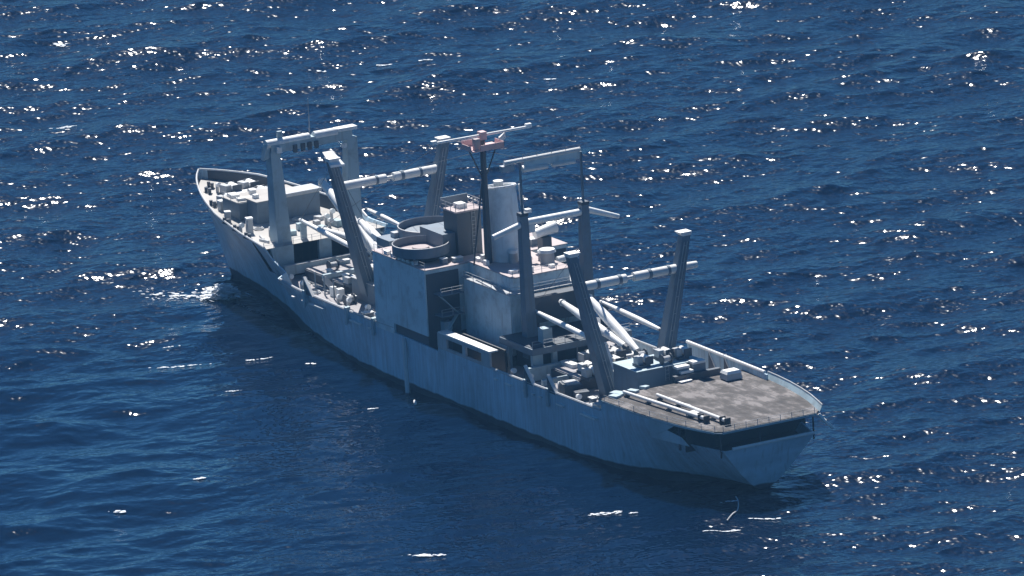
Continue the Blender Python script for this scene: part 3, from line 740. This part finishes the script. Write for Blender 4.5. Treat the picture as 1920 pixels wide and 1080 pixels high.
# aft well
MB().box(29.6, 36.6, -6.4, 4.6, 7.3, 12.9).build('mast_house', M['mast'], ship, label='tall mast house between the legs of the aftermost V mast')
MB().box(29.5, 36.7, -6.5, 4.7, 12.9, 13.0).build('mast_house_roof', M['grey'], ship)
MB().box(36.7, 41.5, -6.2, 1.4, 7.3, 10.4).build('winch_house', M['mast'], ship)
for x, y in ((38.6, .2), (38.8, -2.8), (32, 2.4), (33.4, -2.0), (32.2, -4.4)): winch(x, y, 10.4 if x > 37 else 13.0, 1.1)
for x, y, s in ((50.6, 1.0, 1.3), (49.4, -2.6, 1.3), (46.2, -.6, 1.2), (51.5, -5.0, 1.2), (46.4, 3.8, 1.1), (43.0, 5.0, 1.2)): winch(x, y, 9.2, s)
bits([(51.4, 3.6, 9.2, 3.4, 1.2, .6), (48.8, .4, 9.2, 2.6, 1.6, .5), (50.2, -6, 9.2, 2.2, 2.6, .6), (47.2, -4.2, 9.2, 2.2, 1.8, .5)], 'deck_locker', 'white')
bits([(42.6, 8.6, 7.3, 3.2, 2.8, 2.0), (39.6, 8.6, 7.3, 1.6, 2.2, 1.4)], 'deck_locker', 'dark')
bits([(42.6, 8.6, 9.3, 2.4, 2.0, .2), (30.2, 10.8, 7.3, 1.8, 1.6, 1.9), (32.0, 10.9, 7.3, 1.0, 1.0, 1.2), (34, 9.8, 7.3, 1.4, .8, .8)], 'deck_locker', 'rail')
for x, y in ((56.6, 3.2), (51.0, -7.4), (45.2, -7.4), (54.6, .4)): MB().tube((x, y, 7.3), (x, y, 11.2), .13, .13, 6).build('deck_post', M['rail'], ship)
for x, y, z, h in ((29.0, -2.6, 10.9, 1.6), (29.0, -5.4, 10.9, 1.9), (28.6, -3.0, 10.8, 1.0)):
    o = MB().cbox((x, y, z), (1.3, 2.1, h)).build('vent_trunk', M['mast'], ship)
    MB().cbox((x, y, z+h), (1.5, 2.2, .35)).build('vent_cap', M['white'], o)
for x, y, a, b in ((27.5, 9.2, 2.2, 1.5), (26.4, 10.4, 1.5, 1.3), (27.2, 6.8, 1.6, 1.0), (28.0, 4.4, 1.2, 1.0)):
    MB().cbox((x, y, 10.81), (a, b, .35), .4).build('deck_locker', M['grey'], ship)

# ---------- smaller gear crowding the decks
def coil(x, y, z):
    m = MB()
    for k, r in enumerate((.75, .6)):
        P = [(x+math.cos(a*math.pi/6)*r, y+math.sin(a*math.pi/6)*r, z+.12+.16*k) for a in range(13)]
        m.path(P, .12, 5)
    m.build('rope_coil', M['rope'], ship, True)
def goose(x, y, z, h=1.3):
    o = MB().tube((x, y, z), (x, y, z+h), .28, .26, 8).build('goose_neck_vent', M['rail'], ship, True)
    MB().tube((x, y, z+h), (x-.7, y, z+h+.1), .34, .42, 8).build('vent_mouth', M['white'], o, True)
def reel(x, y, z):
    o = MB().tube((x, y-.7, z+.8), (x, y+.7, z+.8), .45, .45, 10).build('wire_reel', M['rail'], ship, True)
    for k in (-.75, .75): MB().tube((x, y+k-.05, z+.8), (x, y+k+.05, z+.8), .8, .8, 12).build('reel_flange', M['dark'], o)
def crew_ladder(x, y, z0, z1):
    m = MB()
    for k in (-.3, .3): m.tube((x, y+k, z0), (x, y+k, z1), .05, .05, 4)
    for i in range(int((z1-z0)/.6)): m.tube((x, y-.3, z0+.4+i*.6), (x, y+.3, z0+.4+i*.6), .04, .04, 4)
    m.build('ladder', M['rail'], ship)
for x, y in ((162.5, 2.6), (165.8, -.6), (153.2, -6.9), (144.8, 5.9), (141.6, 4.6), (137.8, -7.4), (142.4, -.6), (145.8, -1.6)): coil(x, y, ip(ZD, x)+.02)
for x, y in ((166.4, 1.6), (161.4, -3.0), (158.9, 2.0), (144.6, 9.2), (140.0, 6.4), (138.4, -3.4), (143.2, -6.4), (141.0, -4.2)): goose(x, y, ip(ZD, x))
for x, y in ((129.6, 8.9), (125.0, 9.3), (114.2, 8.8), (110.2, 9.2), (104.8, 8.9), (101.0, 9.4), (57.2, 10.3), (52.8, 9.9), (45.4, 9.0), (37.6, 10.4), (34.2, 7.0), (32.6, 8.4)): goose(x, y, 7.3, random.uniform(.8, 1.5))
for x, y in ((131.0, 5.2), (127.4, 7.4), (121.8, 8.6), (106.4, 7.6), (54.6, 7.0), (44.2, 10.6), (39.0, 6.9), (31.4, 9.6)): coil(x, y, 7.32)
for x, y, z in ((112.4, 7.8, 7.3), (99.4, 7.4, 7.3), (123.8, -1.2, 8.9), (127.2, 2.4, 8.9), (47.6, 2.0, 9.2), (44.8, -3.2, 9.2), (35.2, .6, 13.0), (30.6, -1.0, 13.0), (39.9, -.4, 10.4)): reel(x, y, z)
for x, y in ((130.3, 9.9), (108.2, 10.8), (99.2, 11.2), (56.2, 11.2), (46.6, 11.0), (33.0, 11.3)): bollard(x, y, 7.3, 'rail')
crew_ladder(147.1, 2.0, 12.4, 16.3); crew_ladder(29.5, -.5, 10.8, 13.0); crew_ladder(63.2, -3.0, 12.3, 18.2); crew_ladder(82.5, 1.6, 20.2, 27.0)
for x, y, z, a, b, c in ((125.4, 4.0, 8.9, 1.2, .7, .6), (129.6, -1.0, 8.9, .8, 1.6, .5), (119.4, 4.4, 8.9, .9, .9, 1.1), (113.0, 6.9, 7.3, 1.4, .8, 1.0), (103.2, 9.6, 7.3, 1.2, 1.6, .8),
                         (98.6, 9.8, 7.3, 1.6, .9, 1.2), (45.0, 1.4, 9.2, 1.0, 1.4, .8), (51.8, -.4, 9.2, .8, .8, 1.4), (47.0, -6.0, 9.2, 1.6, .7, .9), (55.2, -8.6, 7.3, 1.2, .9, 2.0), (43.2, -8.4, 7.3, 1.0, 1.8, 1.8),
                         (36.6, 8.4, 7.3, 1.3, .8, .9), (93.6, 5.0, 20.12, 1.3, .8, .9), (80.6, 8.2, 20.12, .9, .9, .8), (80.2, -2.4, 20.12, 1.2, .8, 1.1), (81.4, -8.0, 20.12, 1.4, 1.4, 1.0), (80.4, 5.9, 20.12, .8, 1.6, .6)):
    o = MB().cbox((x, y, z), (a, b, c), random.uniform(-.25, .25)).build('ready_locker', M[random.choice(['rail', 'grey', 'mast'])], ship)
    MB().cbox((x, y, z+c), (a+.1, b+.1, .12), 0).build('locker_lid', M['white'], o)
for x0, y0, x1, y1, z in ((126, 6.8, 119, 6.9, 7.5), (105, 10.4, 98, 10.6, 7.5), (56, 7.6, 49, 7.7, 7.5)): MB().tube((x0, y0, z), (x1, y1, z), .13, .13, 6).build('deck_pipe', M['rail'], ship)
railing([(79.2, 12.3, 20.12), (82.5, 12.3, 20.12)], 1.0); railing([(89.8, 12.3, 20.12), (95, 12.3, 20.12)], 1.0); railing([(77.3, 6.6, 18.32), (63.5, 6.6, 18.32), (63.5, -6.6, 18.32)], 1.0)
railing([(53.7, 8.6, 12.3), (53.7, -8.4, 12.3)], 1.0, every=1.8); railing([(155.9, 6.1, 15.8), (150.9, 6.1, 15.8)], .9)

# ---------- cargo booms
def boom(p0, p1, r, mat='boom', fit=True):
    o = MB().tube(p0, p1, r*.62, r*.62, 12, mid=r).build('cargo_boom', M[mat], ship, True)
    if fit:
        P0, P1 = Vector(p0), Vector(p1); d = (P1-P0).normalized()
        MB().tube(P1-d*.2, P1+d*.5, r*.9, r*.5, 8).build('boom_head', M['white'], o, True)
        MB().tube(P0-d*.5, P0+d*.3, r*.5, r*.8, 8).build('boom_heel', M['dark'], o, True)
    return o
boom((112.6, 4.0, 14.4), (136.0, 2.9, 15.3), .42, 'white'); boom((112.6, -2.2, 13.6), (136.0, -1.0, 13.2), .52, 'white')
boom((112.8, .4, 11.6), (133.6, .1, 21.6), .9, 'white')
boom((113.0, 3.4, 21.6), (101.2, 4.2, 21.5), .38, 'white')
boom((106.2, 4.2, 17.2), (117.6, 2.2, 18.6), .7, 'white'); boom((111.2, 3.8, 14.8), (115.2, 4.3, 19.2), .26)
boom((40.2, 4.2, 15.0), (61.2, 4.0, 16.0), .42, 'white'); boom((40.2, .2, 13.9), (59.2, 0, 16.9), .66, 'white')
boom((39.8, -5.8, 15.5), (57.6, -6.0, 16.2), .42, 'white'); boom((38.9, -1.2, 13.0), (53.6, -1.4, 18.6), .78, 'white')
boom((38.0, 3.6, 8.2), (47.2, -.3, 12.6), .55, 'white')
for x, y, z in ((135.4, 2.9, 12.4), (135.4, -1.0, 12.4)): MB().box(x-.2, x+.2, y-.5, y+.5, z, z+2.6 if y > 0 else z+.4).build('boom_crutch', M['grey'], ship)
MB().box(60.4, 60.8, 3.4, 4.6, 12.2, 15.6).build('boom_crutch', M['dark'], ship)
MB().box(56.9, 57.3, -6.6, -5.4, 12.2, 15.8).build('boom_crutch', M['dark'], ship)
# standing rigging
rg = MB()
for a, b in (((111.5, 9.6, 30.4), (136, 2.9, 15.6)), ((111.5, -9.6, 30.4), (136, -1, 13.6)), ((111.5, 9.6, 30.2), (112, 0.5, 12)), ((38.4, 9.6, 29.6), (61, 4, 16.2)),
             ((38.4, -9.6, 29.6), (57.6, -6, 16.4)), ((PX, PY, 38), (111.5, 0, 26.9)), ((PX, PY, 38), (60.5, 0, 38.2))):
    rg.tube(a, b, .035, .035, 4)
rg.build('rigging', M['dark'], ship)

# ------------------------------------------------------------------ loose things
def thing(mb_list, name, label, cat, loc, rz=0, group=None):
    x, y, z = loc
    e = bpy.data.objects.new(name, None); COL.objects.link(e)
    e.location = ship_to_world(x, y, z); e.rotation_euler = (-LIST, 0, rz)
    tag(e, label, cat, group)
    for nm, mb, mat in mb_list: mb.build(nm, M[mat], e, nm in ('pole', 'float'))
    return e
thing([('box_body', MB().hexa([(-1.1, -1.35, .12), (1.1, -1.35, .12), (1.1, 1.35, .12), (-1.1, 1.35, .12)], [(-.95, -1.2, 1.0), (.95, -1.2, 1.0), (.95, 1.2, 1.0), (-.95, 1.2, 1.0)]), 'rail'),
       ('box_lid', MB().hexa([(-1.05, -1.3, 1.0), (1.05, -1.3, 1.0), (1.05, 1.3, 1.0), (-1.05, 1.3, 1.0)], [(-.8, -1.05, 1.4), (.8, -1.05, 1.4), (.8, 1.05, 1.4), (-.8, 1.05, 1.4)]), 'white'),
       ('skid', MB().box(-1, 1, -1.2, -.9, 0, .12).box(-1, 1, .9, 1.2, 0, .12), 'black')],
      'equipment_box', 'big white topped box at the forward starboard corner of the flight deck', 'box', (24.0, -8.2, 10.81))
def pole_thing(p0, p1, label):
    a, b = Vector(p0), Vector(p1); L_ = (b-a).length; rz = math.atan2(b.y-a.y, b.x-a.x)
    m = MB().tube((0, 0, .62), (L_, 0, .62), .3, .24, 10)
    ks = [('chock', MB().box(L_*f-.12, L_*f+.12, -.45, .45, 0, .36), 'dark') for f in (.2, .45, .7, .96)]
    fs = [('end_frame', MB().box(u, u+.2, -.5, .5, 0, 1.1), 'black') for u in (-.2, L_*.06)]
    thing([('pole', m, 'boom')]+ks+fs, 'spare_pole', label, 'pole', (p0[0], p0[1], 10.81), rz, 'long poles lying on the flight deck')
pole_thing((5.4, 7.3, 10.8), (26.2, 9.0, 10.8), 'long pale pole nearest the port edge of the flight deck')
pole_thing((2.3, 5.6, 10.8), (21.6, 6.0, 10.8), 'long pale pole farther in on the flight deck, beside the flat white crate')
for (x, y, a, b, c, lb, mt) in ((10.2, 6.4, 1.5, 2.1, .5, 'flat white crate on the flight deck just inboard of the long poles', 'white'),
                               (15.2, 4.9, 1.0, .9, .25, 'small pale board lying on the flight deck forward of the flat white crate', 'rail'),
                               (27.0, -2.0, .9, 2.0, .25, 'flat white board at the forward edge of the flight deck beside the vent trunks', 'white')):
    thing([('crate_body', MB().box(-a/2, a/2, -b/2, b/2, 0, c*.8), 'rail'), ('crate_lid', MB().box(-a/2-.05, a/2+.05, -b/2-.05, b/2+.05, c*.8, c), mt)], 'deck_crate' if c > .3 else 'board', lb, 'crate' if c > .3 else 'board', (x, y, 10.81), .15)
# foam and whitecaps: thin broken flecks lying on the water
def lee_at(x, y):
    sd = (9.0-y)/AWAY.y; u = x+sd*AWAY.x
    if sd <= 0: return 0
    return float(1/(1+np.exp(-(u-4-.3*sd)/(2.5+.1*sd)))/(1+np.exp((u-165)/(2.5+.1*sd)))*np.exp(-sd/260))
CREST = Vector((-WD[1], WD[0], 0)); CROSS = Vector((WD[0], WD[1], 0))
WHITECAPS = [(119, 34, 5, .8, 26, .12), (115.5, 23, 3, .4, 14, .25), (50, 81.3, 1.5, .5, 16, .3), (57.6, 64, 1.3, .7, 20, .4), (1, 57, 3.4, .6, 34, .1),
             (5.4, 25, 2.6, .7, 40, .25), (3, 21.5, 1.6, .3, 12, .3), (-13.5, 17, 3.6, .5, 24, .1), (-11, 8, 2.4, .35, 24, .3), (338, -57.6, 1.2, .8, 22, 0), (276, -27, 2.4, 1.2, 26, .1),
             (290, -84.5, 1.6, .4, 10, 0), (285, -95, 2, .4, 16, .1), (283, -102, 1.2, .5, 14, .2), (255.5, -110.8, .8, .4, 8, 0), (107, 18.4, 1.2, .3, 6, .2), (78.5, 22.9, 1, .3, 5, .2),
             (99.5, 36, 2, .3, 8, .2), (130, 30, 2, .4, 8, .1), (-2, 8.5, 1.6, .3, 8, .2)]
M['foam'] = paint('sea_foam', (0.85, 0.88, 0.9), rough=0.8, amount=0.1, bump=0.0)
fm = MB()
def foam(cx, cy, lx, ly, n, s0, s1, ang=0.0, lift=.12, hgt=0.0):
    ca, sa = math.cos(ang), math.sin(ang)
    for _ in range(n):
        u, v = random.gauss(0, .42), random.gauss(0, .42); u, v = u*lx, v*ly
        e1 = RIGHT*ca+AWAY*sa; e2 = AWAY*ca-RIGHT*sa
        px, py = cx+e1.x*u+e2.x*v, cy+e1.y*u+e2.y*v
        s_ = random.uniform(s0, s1); k = 8; vs = []
        for i in range(k):
            a = 2*math.pi*i/k; r = s_*random.uniform(.45, 1.0)
            x, y = px+e1.x*math.cos(a)*r*1.8+e2.x*math.sin(a)*r*.8, py+e1.y*math.cos(a)*r*1.8+e2.y*math.sin(a)*r*.8
            vs.append((x, y, float(sea_h(x, y))*(1-.62*lee_at(x, y))+lift+random.uniform(0, .05)))
        dz = random.random()**1.5*hgt*math.exp(-((px-cx)**2+(py-cy)**2)/(lx*lx)); tx, ty = random.uniform(-.5, .5)*min(1, hgt), random.uniform(-.5, .5)*min(1, hgt)
        vs = [(x, y, z+dz+(x-px)*tx+(y-py)*ty) for x, y, z in vs]
        fm.add(vs+[(px, py, float(sea_h(px, py))*(1-.62*lee_at(px, py))+lift+.08+dz)], [(i, (i+1) % k, k) for i in range(k)])
foam(154.2, 8.2, 3.0, 2.6, 520, .25, .6, 0, .2, 2.3); foam(160.0, 12.0, 9, 3.0, 60, .12, .42, -.25); foam(156.8, 11.5, 8, 2.0, 40, .1, .3, -.2)
for (x, y, lx, ly, n, a) in WHITECAPS: foam(x, y, lx, ly, n, .08, .34, a)
fo = fm.build('sea_foam', M['foam'], None)
tag(fo, 'broken white foam at the bow and small whitecaps scattered over the water', 'foam', kind='stuff')
# rope hanging over the port side, with its float
rp = MB(); pts = []
for i in range(15):
    t = i/14; p = ship_to_world(86.2-2.6*t**1.5*0, 12.75+.9*t, 8.1*(1-t)-.1); pts.append((p.x-t*1.9, p.y, p.z))
rp.path(pts, .36, 6)
o = rp.build('boarding_ladder', M['rope'], None, True)
tag(o, 'pale rope boarding ladder hanging down the port side of the hull to the water', 'ladder')
h0 = float(sea_h(74.8, 17.6))
f = MB().tube((74.3, 17.9, h0+.1), (75.6, 17.3, h0+.12), .24, .2, 10).build('float', M['white'], None, True)
tag(f, 'small white float on the water off the port side below the hanging ladder', 'float')
tr = []
for i in range(14):
    t = i/13; x = -.5-9.8*t; y = 6.4+3.2*t+4.2*t*t; tr.append((x, y, float(sea_h(x, y))+.12))
o = MB().path(tr, .09, 5).build('trailing_rope', M['rope'], None); tag(o, 'thin pale rope curving across the water astern', 'rope')

# ------------------------------------------------------------------ the sea air between the aircraft and the ship
hb = MB().box(-9400, 9400, -9400, 9400, -6, 400)
haze = hb.build('haze', M['foam'], None); haze.data.materials.clear()
hm2 = bpy.data.materials.new('sea_haze'); hm2.use_nodes = True; ht = hm2.node_tree; ht.nodes.clear()
pv = ht.nodes.new('ShaderNodeVolumePrincipled'); pv.inputs['Color'].default_value = (0.22, 0.56, 1.0, 1)
pv.inputs['Density'].default_value = HAZE; pv.inputs['Anisotropy'].default_value = 0.0
hout = ht.nodes.new('ShaderNodeOutputMaterial'); ht.links.new(pv.outputs[0], hout.inputs['Volume'])
haze.data.materials.append(hm2)
tag(haze, 'thin pale blue sea haze', 'haze', kind='stuff')
